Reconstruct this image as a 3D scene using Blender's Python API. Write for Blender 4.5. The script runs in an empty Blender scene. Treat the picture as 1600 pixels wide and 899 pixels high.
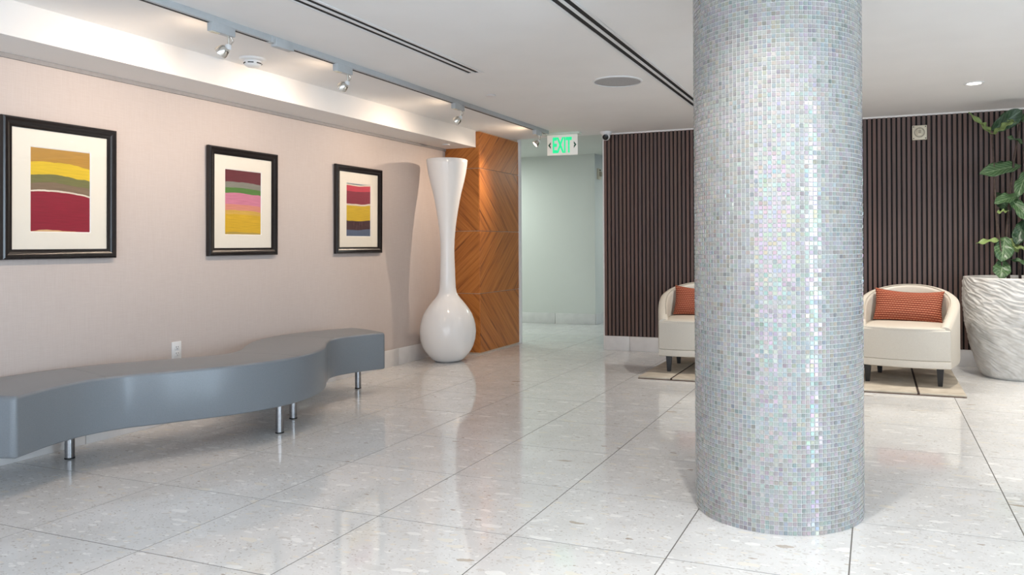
import bpy, bmesh, math, random
from mathutils import Vector, Matrix, noise

random.seed(7)
S = bpy.context.scene
COL = S.collection
PI = math.pi
CAMH = 1.1134

# ---------------------------------------------------------------- camera
cd = bpy.data.cameras.new('camera')
cam = bpy.data.objects.new('camera', cd); COL.objects.link(cam)
cd.sensor_width = 36.0
cd.lens = 1194.4 / 1600 * 36
cd.shift_x = (800 - 904.2) / 1600
cd.shift_y = (383.55 - 449.5) / 1600
cd.clip_start = 0.05
cam.matrix_world = (Matrix.Translation((0, 0, CAMH)) @ Matrix.Rotation(0.3714, 4, 'Z')
                    @ Matrix.Rotation(PI / 2, 4, 'X') @ Matrix.Rotation(-0.006, 4, 'Z'))
S.camera = cam

# ---------------------------------------------------------------- world, daylight, exposure
w = bpy.data.worlds.new('world'); S.world = w; w.use_nodes = True
w.node_tree.nodes['Background'].inputs[0].default_value = (0.62, 0.78, 1.0, 1)
w.node_tree.nodes['Background'].inputs[1].default_value = 1.0
S.view_settings.view_transform = 'Standard'
S.view_settings.look = 'None'
S.view_settings.exposure = 0.34
S.view_settings.gamma = 1.0
S.view_settings.use_curve_mapping = False

def area(name, loc, target, sx, sy, power, color):
    l = bpy.data.lights.new(name, 'AREA'); l.shape = 'RECTANGLE'; l.size = sx; l.size_y = sy
    l.energy = power; l.color = color
    o = bpy.data.objects.new(name, l); COL.objects.link(o); o.location = loc
    o.rotation_euler = (Vector(target) - Vector(loc)).to_track_quat('-Z', 'Y').to_euler()
    return o
# daylight entering through the glazing of the right wall and of the wall behind the camera
area('daylight_right', (4.50, -0.30, 1.15), (0, -0.30, 1.15), 0.95, 2.1, 125, (0.68, 0.85, 1.0))
area('daylight_front', (0.2, -2.90, 1.15), (0.2, 0, 1.15), 6.4, 2.0, 92, (0.86, 0.93, 1.0))

# ---------------------------------------------------------------- helpers
def new_obj(name, me, parent=None, loc=None):
    o = bpy.data.objects.new(name, me); COL.objects.link(o)
    if parent is not None: o.parent = parent
    if loc is not None: o.location = loc
    return o
def mesh_of(name, verts, faces, mat=None, smooth=False):
    me = bpy.data.meshes.new(name); me.from_pydata([tuple(v) for v in verts], [], faces)
    if mat: me.materials.append(mat)
    if smooth: me.polygons.foreach_set('use_smooth', [True] * len(me.polygons))
    me.update(); return me
def bm_mesh(name, bm, mat=None, smooth=False, angle=None):
    me = bpy.data.meshes.new(name); bmesh.ops.recalc_face_normals(bm, faces=bm.faces[:])
    bm.to_mesh(me); bm.free()
    if mat: me.materials.append(mat)
    if smooth:
        me.polygons.foreach_set('use_smooth', [True] * len(me.polygons))
        if angle is not None:
            try: me.set_sharp_from_angle(angle=angle)
            except Exception: pass
    return me
def add_box(bm, x0, x1, y0, y1, z0, z1, bev=0, seg=2):
    g = bmesh.ops.create_cube(bm, size=1.0)
    vs = g['verts']
    for v in vs:
        v.co = Vector((x0 + (v.co.x + .5) * (x1 - x0), y0 + (v.co.y + .5) * (y1 - y0), z0 + (v.co.z + .5) * (z1 - z0)))
    if bev:
        es = list({e for v in vs for e in v.link_edges})
        bmesh.ops.bevel(bm, geom=es, offset=bev, segments=seg, profile=0.5, affect='EDGES')
def box_me(name, x0, x1, y0, y1, z0, z1, mat, bev=0, seg=2):
    bm = bmesh.new(); add_box(bm, x0, x1, y0, y1, z0, z1, bev, seg)
    return bm_mesh(name, bm, mat, bool(bev), 0.6)
def box(name, x0, x1, y0, y1, z0, z1, mat, parent=None, bev=0, seg=2):
    return new_obj(name, box_me(name, x0, x1, y0, y1, z0, z1, mat, bev, seg), parent)
def lathe_me(name, prof, mat, n=48, smooth=True, angle=0.9):
    vs = []; fs = []
    for r, z in prof:
        for k in range(n):
            a = 2 * PI * k / n; vs.append((r * math.cos(a), r * math.sin(a), z))
    for i in range(len(prof) - 1):
        for k in range(n):
            k2 = (k + 1) % n
            fs.append((i * n + k, i * n + k2, (i + 1) * n + k2, (i + 1) * n + k))
    fs.append(tuple(reversed(range(n)))); m = (len(prof) - 1) * n
    fs.append(tuple(range(m, m + n)))
    bm = bmesh.new()
    bv = [bm.verts.new(v) for v in vs]
    for f in fs: bm.faces.new([bv[i] for i in f])
    return bm_mesh(name, bm, mat, smooth, angle)
def tube_me(name, pts, rad, mat, n=8):
    """tube along points; rad a number or a list"""
    pts = [Vector(p) for p in pts]; vs = []; fs = []
    up = Vector((0.13, 0.97, 0.2)).normalized()
    for i, p in enumerate(pts):
        t = (pts[min(i + 1, len(pts) - 1)] - pts[max(i - 1, 0)]).normalized()
        a = t.cross(up)
        if a.length < 1e-3: a = t.cross(Vector((1, 0, 0)))
        a.normalize(); b = t.cross(a)
        r = rad[i] if isinstance(rad, (list, tuple)) else rad
        for k in range(n):
            an = 2 * PI * k / n; vs.append(p + (a * math.cos(an) + b * math.sin(an)) * r)
    for i in range(len(pts) - 1):
        for k in range(n):
            k2 = (k + 1) % n; fs.append((i * n + k, i * n + k2, (i + 1) * n + k2, (i + 1) * n + k))
    fs.append(tuple(range(n))); m = (len(pts) - 1) * n; fs.append(tuple(range(m, m + n)))
    bm = bmesh.new(); bv = [bm.verts.new(v) for v in vs]
    for f in fs: bm.faces.new([bv[i] for i in f])
    return bm_mesh(name, bm, mat, True, 0.9)
def empty(name, loc=(0, 0, 0), rz=0):
    o = bpy.data.objects.new(name, None); COL.objects.link(o); o.location = loc; o.rotation_euler = (0, 0, rz)
    o.empty_display_size = 0.1
    return o
def tag(o, label, cat, group=None):
    o['label'] = label; o['category'] = cat
    if group: o['group'] = group
    return o
def struct(o, label=None):
    o['kind'] = 'structure'
    if label: o['label'] = label
    return o

# ---------------------------------------------------------------- materials
class NT:
    def __init__(s, name):
        s.m = bpy.data.materials.new(name); s.m.use_nodes = True
        s.t = s.m.node_tree; s.p = s.t.nodes['Principled BSDF']
    def n(s, typ, **kw):
        nd = s.t.nodes.new(typ)
        for k, v in kw.items(): setattr(nd, k, v)
        return nd
    def l(s, a, b): s.t.links.new(a, b)
    def setin(s, nd, i, v):
        nd.inputs[i].default_value = v
    def math(s, op, a, b=None):
        nd = s.n('ShaderNodeMath', operation=op)
        for i, x in enumerate((a, b)):
            if x is None: continue
            if isinstance(x, (int, float)): nd.inputs[i].default_value = x
            else: s.l(x, nd.inputs[i])
        return nd.outputs[0]
    def mix(s, fac, a, b, blend='MIX'):
        nd = s.n('ShaderNodeMix', data_type='RGBA', blend_type=blend)
        for i, x in ((0, fac), (6, a), (7, b)):
            if isinstance(x, (int, float)): nd.inputs[i].default_value = x
            elif isinstance(x, tuple): nd.inputs[i].default_value = (x[0], x[1], x[2], 1)
            else: s.l(x, nd.inputs[i])
        return nd.outputs[2]
    def ramp(s, fac, stops, interp='LINEAR'):
        nd = s.n('ShaderNodeValToRGB'); cr = nd.color_ramp; cr.interpolation = interp
        while len(cr.elements) < len(stops): cr.elements.new(0.5)
        for e, (p, c) in zip(cr.elements, stops):
            e.position = p; e.color = (c[0], c[1], c[2], 1)
        if fac is not None: s.l(fac, nd.inputs[0])
        return nd.outputs[0]
    def noise(s, vec, scale, detail=3, rough=.5):
        nd = s.n('ShaderNodeTexNoise'); nd.inputs['Scale'].default_value = scale
        nd.inputs['Detail'].default_value = detail; nd.inputs['Roughness'].default_value = rough
        if vec is not None: s.l(vec, nd.inputs['Vector'])
        return nd
    def mapping(s, vec, scale=(1, 1, 1), rot=(0, 0, 0), loc=(0, 0, 0)):
        nd = s.n('ShaderNodeMapping'); nd.inputs['Scale'].default_value = scale
        nd.inputs['Rotation'].default_value = rot; nd.inputs['Location'].default_value = loc
        s.l(vec, nd.inputs['Vector']); return nd.outputs[0]
    def coord(s, which='Object'): return s.n('ShaderNodeTexCoord').outputs[which]
    def pos(s): return s.n('ShaderNodeNewGeometry').outputs['Position']
    def bump(s, h, strength=.2, dist=.01):
        nd = s.n('ShaderNodeBump'); nd.inputs['Strength'].default_value = strength
        nd.inputs['Distance'].default_value = dist; s.l(h, nd.inputs['Height']); s.l(nd.outputs[0], s.p.inputs['Normal'])
    def base(s, c):
        if isinstance(c, tuple): s.p.inputs['Base Color'].default_value = (c[0], c[1], c[2], 1)
        else: s.l(c, s.p.inputs['Base Color'])
    def set(s, **kw):
        for k, v in kw.items(): s.p.inputs[k.replace('_', ' ')].default_value = v
        return s

def plain(name, col, rough=.5, metal=0, var=.06, scale=30, spec=.5, bump=0):
    t = NT(name); t.set(Roughness=rough, Metallic=metal)
    t.p.inputs['Specular IOR Level'].default_value = spec
    nz = t.noise(t.coord(), scale, 3)
    lo = tuple(c * (1 - var) for c in col); hi = tuple(min(1, c * (1 + var)) for c in col)
    t.base(t.ramp(nz.outputs['Fac'], [(.3, lo), (.7, hi)]))
    if bump: t.bump(nz.outputs['Fac'], bump, .002)
    return t.m
def emit(name, col, strength):
    t = NT(name); t.base(col); t.set(Roughness=.4)
    t.p.inputs['Emission Color'].default_value = (*col, 1); t.p.inputs['Emission Strength'].default_value = strength
    return t.m

M = {}
M['ceiling'] = plain('ceiling_paint', (.86, .855, .85), .85, var=.015, scale=3)
M['soffit'] = plain('soffit_paint', (.84, .82, .80), .8, var=.01, scale=3)
M['track'] = plain('grey_enamel', (.47, .50, .52), .4, var=.03)
M['white'] = plain('white_enamel', (.78, .79, .80), .4, var=.02)
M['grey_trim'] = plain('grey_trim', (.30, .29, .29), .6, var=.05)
M['black'] = plain('black_void', (.006, .006, .007), .7, var=.1)
M['hall'] = plain('hall_paint', (.72, .735, .70), .8, var=.015, scale=2)
M['wall_plain'] = plain('room_paint', (.85, .84, .82), .8, var=.015, scale=2)
M['steel'] = plain('brushed_steel', (.33, .33, .34), .30, 1, var=.12, scale=60)
M['rubber'] = plain('black_rubber', (.02, .02, .02), .6)
M['cream_plastic'] = plain('cream_plastic', (.72, .66, .52), .45, var=.03)
M['cream_dark'] = plain('cream_plastic_recess', (.42, .37, .28), .55, var=.03)
M['dark_hole'] = plain('dark_recess', (.03, .028, .026), .6)
M['grille'] = plain('speaker_grille', (.40, .40, .41), .7, var=.2, scale=400)
M['vase'] = plain('glossy_white_ceramic', (.88, .88, .88), .16, var=.01, scale=4)
M['leg_black'] = plain('black_lacquer', (.012, .012, .014), .35)
M['frame'] = None
M['glass_black'] = plain('camera_lens', (.01, .01, .012), .08)

def m_wall():
    t = NT('woven_wallcovering'); t.set(Roughness=.75)
    p = t.pos(); a = t.noise(t.mapping(p, (1, 260, 8)), 1.0, 2); b = t.noise(t.mapping(p, (1, 14, 300)), 1.0, 2)
    f = t.math('MULTIPLY', t.math('ADD', a.outputs['Fac'], b.outputs['Fac']), .5)
    t.base(t.ramp(f, [(.3, (.545, .475, .445)), (.7, (.60, .535, .505))])); t.bump(f, .15, .002); return t.m
M['wall'] = m_wall()

def m_terrazzo(name, shift=0.0):
    t = NT(name); t.set(Roughness=.075)
    t.p.inputs['Specular IOR Level'].default_value = .6
    geo = t.pos(); oi = t.n('ShaderNodeObjectInfo')
    sc = t.n('ShaderNodeVectorMath', operation='SCALE'); t.l(oi.outputs['Location'], sc.inputs[0]); sc.inputs['Scale'].default_value = 3.7
    ad = t.n('ShaderNodeVectorMath', operation='ADD'); t.l(geo, ad.inputs[0]); t.l(sc.outputs[0], ad.inputs[1])
    wob = t.noise(ad.outputs[0], 7, 3); wm = t.n('ShaderNodeVectorMath', operation='MULTIPLY_ADD')
    t.l(wob.outputs['Color'], wm.inputs[0]); wm.inputs[1].default_value = (.09, .05, .0); t.l(ad.outputs[0], wm.inputs[2])
    wo2 = t.noise(ad.outputs[0], 45, 2); wm2 = t.n('ShaderNodeVectorMath', operation='MULTIPLY_ADD')
    t.l(wo2.outputs['Color'], wm2.inputs[0]); wm2.inputs[1].default_value = (.020, .016, .0); t.l(wm.outputs[0], wm2.inputs[2])
    vec = wm2.outputs[0]
    cloud = t.noise(vec, 5, 4)
    base = t.ramp(cloud.outputs['Fac'], [(.3, (.695, .692, .686)), (.7, (.785, .782, .78))])
    def chips(scale, stretch, thr, colors, keep, seed):
        nonlocal base
        v = t.n('ShaderNodeTexVoronoi', feature='F1'); v.inputs['Scale'].default_value = scale
        t.l(t.mapping(vec, stretch, (0, 0, .35 * seed), (seed * 3.1, seed, 0)), v.inputs['Vector'])
        sep = t.n('ShaderNodeSeparateColor'); t.l(v.outputs['Color'], sep.inputs[0])
        r, g = sep.outputs[0], sep.outputs[1]
        lim = t.math('MULTIPLY', g, thr)
        m = t.math('LESS_THAN', v.outputs['Distance'], lim)
        k = t.math('LESS_THAN', sep.outputs[2], keep)
        base = t.mix(t.math('MULTIPLY', t.math('MULTIPLY', m, k), .8), base, t.ramp(r, colors, 'CONSTANT'))
    chips(95, (1, 1.3, 1), .55, [(0, (.82, .81, .79)), (.35, (.58, .555, .53)), (.6, (.71, .695, .67)), (.85, (.46, .43, .40))], .9, 1)
    chips(26, (1, 2.0, 1), .5, [(0, (.90, .895, .88)), (.4, (.79, .74, .66)), (.7, (.64, .615, .59)), (.975, (.40, .33, .27))], .75, 2)
    chips(9, (1, 2.4, 1), .42, [(0, (.91, .905, .89)), (.45, (.82, .78, .70)), (.8, (.69, .68, .67)), (.985, (.45, .38, .30))], .7, 3)
    t.base(base); return t.m
M['terrazzo'] = m_terrazzo('terrazzo_tile')
M['grout'] = plain('grey_grout', (.16, .15, .14), .9)
M['marble'] = plain('pale_marble', (.76, .745, .735), .25, var=.05, scale=9)

def m_wood(name, sgn):
    t = NT(name); t.set(Roughness=.36)
    p = t.coord('Object')
    # grain runs diagonally over each panel; object x is the width of the panel, z its height
    a = t.mapping(p, (1, 1, 1), (0, sgn * math.radians(48), 0))
    n1 = t.noise(t.mapping(a, (55, 55, 1.8)), 1.0, 4, .7); n2 = t.noise(t.mapping(a, (14, 14, .8)), 1.0, 3)
    f = t.math('ADD', t.math('MULTIPLY', n1.outputs['Fac'], .6), t.math('MULTIPLY', n2.outputs['Fac'], .4))
    t.base(t.ramp(f, [(.34, (.15, .040, .008)), (.46, (.44, .145, .026)), (.6, (.54, .195, .040)), (.78, (.64, .30, .085))]))
    t.bump(n1.outputs['Fac'], .12, .002); return t.m
M['wood_a'] = m_wood('zebrano_veneer_rising', 1)
M['wood_b'] = m_wood('zebrano_veneer_falling', -1)
M['joint'] = plain('pale_joint_strip', (.62, .50, .38), .5)

def m_slat():
    t = NT('dark_walnut_slat'); t.set(Roughness=.5)
    oi = t.n('ShaderNodeObjectInfo')
    g = t.noise(t.mapping(t.pos(), (60, 60, 1.5)), 1.0, 3)
    c = t.ramp(oi.outputs['Random'], [(0, (.150, .094, .080)), (.4, (.178, .108, .085)), (.7, (.142, .094, .088)), (1, (.20, .110, .088))])
    t.base(t.mix(t.math('MULTIPLY', g.outputs['Fac'], .6), c, (.075, .048, .042))); return t.m
M['slat'] = m_slat()

def m_vinyl():
    t = NT('grey_vinyl'); t.set(Roughness=.33); n = t.noise(t.coord(), 220, 2)
    t.base(t.ramp(n.outputs['Fac'], [(.3, (.180, .200, .222)), (.7, (.200, .222, .245))])); t.bump(n.outputs['Fac'], .06, .001); return t.m
M['vinyl'] = m_vinyl()
def m_leather():
    t = NT('cream_leather'); t.set(Roughness=.42); n = t.noise(t.coord(), 160, 3)
    t.base(t.ramp(n.outputs['Fac'], [(.3, (.60, .545, .465)), (.7, (.645, .59, .51))])); t.bump(n.outputs['Fac'], .08, .001); return t.m
M['leather'] = m_leather()
M['piping'] = plain('cream_piping', (.45, .40, .33), .5)

def m_pillow():
    t = NT('rust_knit'); t.set(Roughness=.8)
    p = t.coord('UV'); sx = t.n('ShaderNodeSeparateXYZ'); t.l(p, sx.inputs[0])
    row = t.math('MULTIPLY', sx.outputs[1], 15.0); rv = t.math('FRACT', row)
    odd = t.math('MULTIPLY', t.math('MODULO', t.math('FLOOR', row), 2.0), .5)
    ru = t.math('FRACT', t.math('ADD', t.math('MULTIPLY', sx.outputs[0], 24.0), odd))
    dv = t.math('ABSOLUTE', t.math('SUBTRACT', rv, .5))
    dash = t.math('MULTIPLY', t.math('LESS_THAN', ru, .66), t.math('LESS_THAN', dv, .13))
    groove = t.math('GREATER_THAN', dv, .36)
    nz = t.noise(t.mapping(p, (60, 40, 1)), 1.0, 3)
    c = t.mix(nz.outputs['Fac'], (.27, .048, .021), (.40, .088, .040))
    c = t.mix(t.math('MULTIPLY', groove, .65), c, (.10, .016, .008))
    t.base(t.mix(t.math('MULTIPLY', dash, .75), c, (.66, .33, .19)))
    t.bump(t.math('SUBTRACT', .5, dv), .6, .006); return t.m
M['pillow'] = m_pillow()

def m_mosaic():
    t = NT('iridescent_mosaic_glass'); t.set(Roughness=.16)
    at = t.n('ShaderNodeAttribute', attribute_name='tint'); t.base(at.outputs['Color'])
    t.p.inputs['Specular IOR Level'].default_value = .6
    f = t.math('ADD', t.math('MULTIPLY', at.outputs['Alpha'], 420), 230)
    t.l(f, t.p.inputs['Thin Film Thickness']); t.p.inputs['Thin Film IOR'].default_value = 1.75
    t.p.inputs['Coat Weight'].default_value = .15; t.p.inputs['Coat Roughness'].default_value = .08
    return t.m
M['mosaic'] = m_mosaic()
M['mosaic_grout'] = plain('pale_mosaic_grout', (.66, .655, .635), .8, var=.04)

def m_stone():
    t = NT('white_carved_stone'); t.set(Roughness=.7); n = t.noise(t.coord(), 14, 5)
    t.base(t.ramp(n.outputs['Fac'], [(.3, (.60, .575, .54)), (.7, (.74, .72, .69))])); t.bump(n.outputs['Fac'], .3, .01); return t.m
M['stone'] = m_stone()
M['soil'] = plain('dark_soil', (.05, .035, .025), .9, var=.4, scale=60, bump=.6)
def m_leaf(name, c1, c2, vein):
    t = NT(name); t.set(Roughness=.38)
    uv = t.coord('UV'); sx = t.n('ShaderNodeSeparateXYZ'); t.l(uv, sx.inputs[0])
    u = t.math('ABSOLUTE', t.math('SUBTRACT', sx.outputs[0], .5)); v = sx.outputs[1]
    mid = t.math('LESS_THAN', u, .022)
    side = t.math('FRACT', t.math('SUBTRACT', t.math('MULTIPLY', v, 7.0), t.math('MULTIPLY', u, 5.0)))
    sv = t.math('LESS_THAN', t.math('ABSOLUTE', t.math('SUBTRACT', side, .5)), .055)
    nz = t.noise(t.coord(), 25, 3)
    c = t.mix(nz.outputs['Fac'], c1, c2)
    t.base(t.mix(t.math('MULTIPLY', t.math('MAXIMUM', mid, sv), .7), c, vein)); return t.m
M['leaf_dark'] = m_leaf('fig_leaf_dark', (.014, .042, .018), (.03, .072, .032), (.11, .18, .10))
M['leaf_mid'] = m_leaf('fig_leaf_green', (.036, .088, .03), (.066, .135, .05), (.30, .40, .23))
M['leaf_young'] = m_leaf('fig_leaf_young', (.17, .25, .07), (.24, .32, .11), (.38, .45, .20))
M['bark'] = plain('brown_bark', (.075, .05, .04), .8, var=.4, scale=40, bump=.5)

def m_rug():
    t = NT('beige_pile'); t.set(Roughness=.95)
    p = t.pos(); n = t.noise(p, 9, 4); n2 = t.noise(p, 260, 2)
    t.base(t.ramp(n.outputs['Fac'], [(.3, (.42, .36, .285)), (.55, (.52, .455, .37)), (.75, (.62, .56, .475))])); t.bump(n2.outputs['Fac'], .6, .006); return t.m
M['rug'] = m_rug()
M['rug_dark'] = plain('dark_brown_pile', (.045, .028, .022), .95, var=.3, scale=80, bump=.5)
M['rug_edge'] = plain('brown_rug_backing', (.15, .10, .075), .95, var=.2, scale=80)

def m_frame():
    t = NT('black_brown_lacquer_frame'); t.set(Roughness=.24); n = t.noise(t.coord(), 60, 3)
    t.base(t.ramp(n.outputs['Fac'], [(.3, (.008, .0065, .007)), (.7, (.015, .012, .012))])); return t.m
M['frame'] = m_frame()
M['mat'] = plain('cream_mat_board', (.83, .79, .70), .8, var=.01)
M['mat_lip'] = plain('white_mat_bevel', (.88, .87, .84), .7, var=.01)
def m_glass(name, f0=.06):
    t = NT(name); nt = t.t; tr = t.n('ShaderNodeBsdfTransparent'); gl = t.n('ShaderNodeBsdfGlossy'); gl.inputs['Roughness'].default_value = .02
    lw = t.n('ShaderNodeLayerWeight'); lw.inputs['Blend'].default_value = .5
    fr = t.math('ADD', t.math('MULTIPLY', t.math('POWER', lw.outputs['Facing'], 5), .5), .025)
    mx = t.n('ShaderNodeMixShader'); t.l(fr, mx.inputs[0]); t.l(tr.outputs[0], mx.inputs[1]); t.l(gl.outputs[0], mx.inputs[2])
    t.l(mx.outputs[0], nt.nodes['Material Output'].inputs['Surface']); return t.m
M['glass'] = m_glass('clear_glass')
def m_art(name, stops, curve, wob, mott=None):
    """flat print: horizontal painted bands; object z runs 0..1 from top to bottom via UV"""
    t = NT(name); t.set(Roughness=.55)
    uv = t.coord('UV'); sx = t.n('ShaderNodeSeparateXYZ'); t.l(uv, sx.inputs[0])
    u, v = sx.outputs[0], sx.outputs[1]
    nz = t.noise(t.mapping(uv, (3, 4, 1)), 1.0, 3)
    bow = t.math('MULTIPLY', t.math('POWER', t.math('SUBTRACT', u, .35), 2), curve)
    vv = t.math('SUBTRACT', v, t.math('ADD', bow, t.math('MULTIPLY', t.math('SUBTRACT', nz.outputs['Fac'], .5), wob)))
    c = t.ramp(vv, stops, 'CONSTANT')
    brush = t.noise(t.mapping(uv, (3, 90, 1)), 1.0, 3)
    t.base(t.mix(.55, c, t.ramp(brush.outputs['Fac'], [(.3, (.60, .60, .60)), (.7, (1, 1, 1))]), 'MULTIPLY'))
    return t.m
CR = (.80, .72, .60)
M['art_crimson'] = m_art('painted_bands_crimson', [(0, (.50, .27, .045)), (.16, (.80, .56, .03)), (.31, (.19, .19, .07)), (.41, (.24, .17, .11)), (.495, CR), (.515, (.30, .012, .035)), (.975, (.75, .50, .25))], .12, .05)
M['art_pink'] = m_art('painted_bands_pink', [(0, (.14, .022, .035)), (.18, (.25, .25, .215)), (.27, (.10, .24, .055)), (.355, (.68, .24, .36)), (.53, (.74, .30, .22)), (.62, (.72, .45, .09)), (.68, (.74, .46, .025)), (.96, (.50, .36, .08))], .05, .035)
M['art_yellow'] = m_art('painted_bands_yellow', [(0, (.14, .22, .28)), (.02, CR), (.045, (.60, .045, .085)), (.15, (.26, .02, .05)), (.39, CR), (.42, (.68, .46, .025)), (.71, (.07, .03, .038)), (.88, (.11, .15, .24))], -.06, .03)
M['lamp_glow'] = emit('lamp_lens', (1.0, .93, .80), 4)
M['lens_clear'] = plain('lamp_silver', (.75, .74, .70), .18, 1, var=.05)
M['fill_panel_glow'] = emit('fill_panel_glow', (.86, 1.0, .93), 2)
M['exit_plate'] = emit('exit_acrylic', (.80, .78, .72), .16)
M['exit_green'] = emit('exit_green', (.01, .72, .28), .55)
M['exit_chev'] = plain('exit_chevron', (.012, .10, .05), .5)
M['exit_canopy'] = plain('exit_canopy', (.66, .74, .66), .5, var=.02)

# ---------------------------------------------------------------- room dimensions
XW, XR = -4.20, 4.60       # left wall, right wall
YB, YF = 7.70, -3.00       # slatted back wall, wall behind the camera
ZC, ZH = 2.30, 2.39        # lobby ceiling, hallway ceiling
PX, PY0, PY1 = -3.80, 6.95, 7.86   # veneered pier: its corner and its depth
YH = 10.03                 # far wall of the hallway
T = .61                    # floor tile

# ---------------------------------------------------------------- floor and its tiles
floor = struct(box('floor', -7.2, XR + .1, YF - .1, 13.2, -.12, -.0009, M['grout']), 'pale polished terrazzo tile floor')
GX, GY = -.7029, 2.638
def cam_px(x, y, z):
    X = x * .9318 + y * .3629; Z = -x * .3629 + y * .9318
    if Z < .3: return None
    return (904.2 + 1194.4 * X / Z, 383.55 - 1194.4 * (z - CAMH) / Z)
def tile_geom(x0, x1, y0, y1):
    b = .0001; z0, z1 = -.002, 0.0
    vs = [(x0, y0, z0), (x1, y0, z0), (x1, y1, z0), (x0, y1, z0), (x0 + b, y0 + b, z1), (x1 - b, y0 + b, z1), (x1 - b, y1 - b, z1), (x0 + b, y1 - b, z1)]
    fs = [(4, 5, 6, 7), (0, 1, 5, 4), (1, 2, 6, 5), (2, 3, 7, 6), (3, 0, 4, 7)]
    return vs, fs
shared_tile = {}
rest_v, rest_f = [], []
g = .0025
for i in range(-11, 9):
    for j in range(-10, 18):
        x0, x1, y0, y1 = GX + i * T, GX + (i + 1) * T, GY + j * T, GY + (j + 1) * T
        lim_x0 = XW if y0 < PY1 - .05 else -7.1
        x0c, x1c, y0c, y1c = max(x0, lim_x0), min(x1, XR), max(y0, YF), min(y1, 13.1)
        if x1c - x0c < .02 or y1c - y0c < .02: continue
        if y0 > PY1 + .02 and x0 > -2.0: continue
        seen = False
        for cx in (x0c, (x0c + x1c) / 2, x1c):
            for cy in (y0c, (y0c + y1c) / 2, y1c):
                q = cam_px(cx, cy, 0)
                if q and -60 < q[0] < 1660 and q[1] < 960: seen = True
        if y0 > 10.1 and x0 < -3.7: seen = False
        cx, cy = (x0c + x1c) / 2, (y0c + y1c) / 2
        hx, hy = (x1c - x0c) / 2 - g, (y1c - y0c) / 2 - g
        if seen:
            key = (round(hx, 4), round(hy, 4))
            if key not in shared_tile:
                v, f = tile_geom(-hx, hx, -hy, hy); shared_tile[key] = mesh_of('floor_tile', v, f, M['terrazzo'])
            new_obj('floor_tile', shared_tile[key], floor, (cx, cy, 0))
        else:
            v, f = tile_geom(cx - hx, cx + hx, cy - hy, cy + hy); k = len(rest_v)
            rest_v += v; rest_f += [tuple(a + k for a in q) for q in f]
o = new_obj('floor_tile_field', mesh_of('floor_tile_field', rest_v, rest_f, M['terrazzo']), floor); o['kind'] = 'stuff'

# ---------------------------------------------------------------- walls and ceilings
struct(box('wall_left', XW - .15, XW, YF - .1, PY1, -.1, 2.6, M['wall']), 'off-white woven wallcovering wall behind the bench')
struct(box('wall_front', XW - .15, -3.1, YF - .15, YF, -.1, 2.6, M['wall_plain']))
struct(box('wall_front', 3.5, XR + .15, YF - .15, YF, -.1, 2.6, M['wall_plain']))
struct(box('wall_front', -3.1, 3.5, YF - .15, YF, 2.2, 2.6, M['wall_plain']))
struct(box('wall_right', XR, XR + .15, YF - .1, -1.05, -.1, 2.6, M['wall_plain']))
struct(box('wall_right', XR, XR + .15, .45, YB + .2, -.1, 2.6, M['wall_plain']))
struct(box('wall_right', XR, XR + .15, -1.05, .45, 2.22, 2.6, M['wall_plain']))
def glazing(name, axis, c0, c1, at, ztop, n):
    root = struct(empty(name, (0, 0, 0)))
    k = .05
    def bar(a0, a1, z0, z1):
        if axis == 'x': box('window_frame', a0, a1, at - .05, at + .02, z0, z1, M['white'], root, .004)
        else: box('window_frame', at - .02, at + .05, a0, a1, z0, z1, M['white'], root, .004)
    bar(c0, c1, 0, k); bar(c0, c1, ztop - k, ztop)
    for i in range(n + 1):
        a = c0 + (c1 - c0) * i / n; bar(max(c0, a - k / 2), min(c1, a + k / 2), k, ztop - k)
    for i in range(n):
        a0 = c0 + (c1 - c0) * i / n; a1 = c0 + (c1 - c0) * (i + 1) / n
        if axis == 'x': box('pane', a0 + .02, a1 - .02, at - .03, at - .024, .04, ztop - .04, M['glass'], root)
        else: box('pane', at + .024, at + .03, a0 + .02, a1 - .02, .04, ztop - .04, M['glass'], root)
glazing('window_1', 'x', -3.1, 3.5, YF - .05, 2.2, 4)
glazing('window_2', 'y', -1.05, .45, XR + .05, 2.22, 1)

struct(box('ceiling', XW - .15, XR + .15, YF - .15, YB + .02, ZC, ZC + .12, M['ceiling']), 'flat white painted ceiling')
struct(box('ceiling_hall', -7.2, XR, YB + .02, 13.2, ZH, ZH + .12, M['hall']))
# soffit box running along the left wall, with a dark shadow-gap strip below it
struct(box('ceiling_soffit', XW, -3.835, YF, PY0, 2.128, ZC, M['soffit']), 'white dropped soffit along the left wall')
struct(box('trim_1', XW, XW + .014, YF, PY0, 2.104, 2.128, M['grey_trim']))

# hallway beyond the pier
struct(box('wall_hall_far', -7.2, -3.66, YH, YH + .12, -.1, 2.6, M['hall']), 'pale green-grey hallway wall beyond the opening')
struct(box('wall_hall_side', -3.78, -3.66, YH + .12, 13.2, -.1, 2.6, M['hall']))
struct(box('wall_hall_end', -3.66, XR, 13.1, 13.2, -.1, 2.6, M['hall']))
struct(box('wall_hall_near', -7.2, XW - .15, PY1 - .12, PY1, -.1, 2.6, M['hall']))
struct(box('wall_hall_left', -7.2, -7.1, PY1, YH, -.1, 2.6, M['hall']))
struct(box('trim_2', PX - .03, PX + .022, PY1, PY1 + .05, 0, ZH, M['soffit'], bev=.003), 'white corner trim behind the veneered pier')
bb = struct(empty('baseboard_hall', (0, 0, 0)))
for k in range(6):
    x1 = -3.66 - k * .61; box('baseboard_tile', x1 - .606, x1, YH - .012, YH, 0, .15, M['marble'], bb, .002)
for k in range(3):
    y0 = YH + k * .61; box('baseboard_tile', -3.66, -3.648, y0, y0 + .606, 0, .15, M['marble'], bb, .002)

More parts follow.
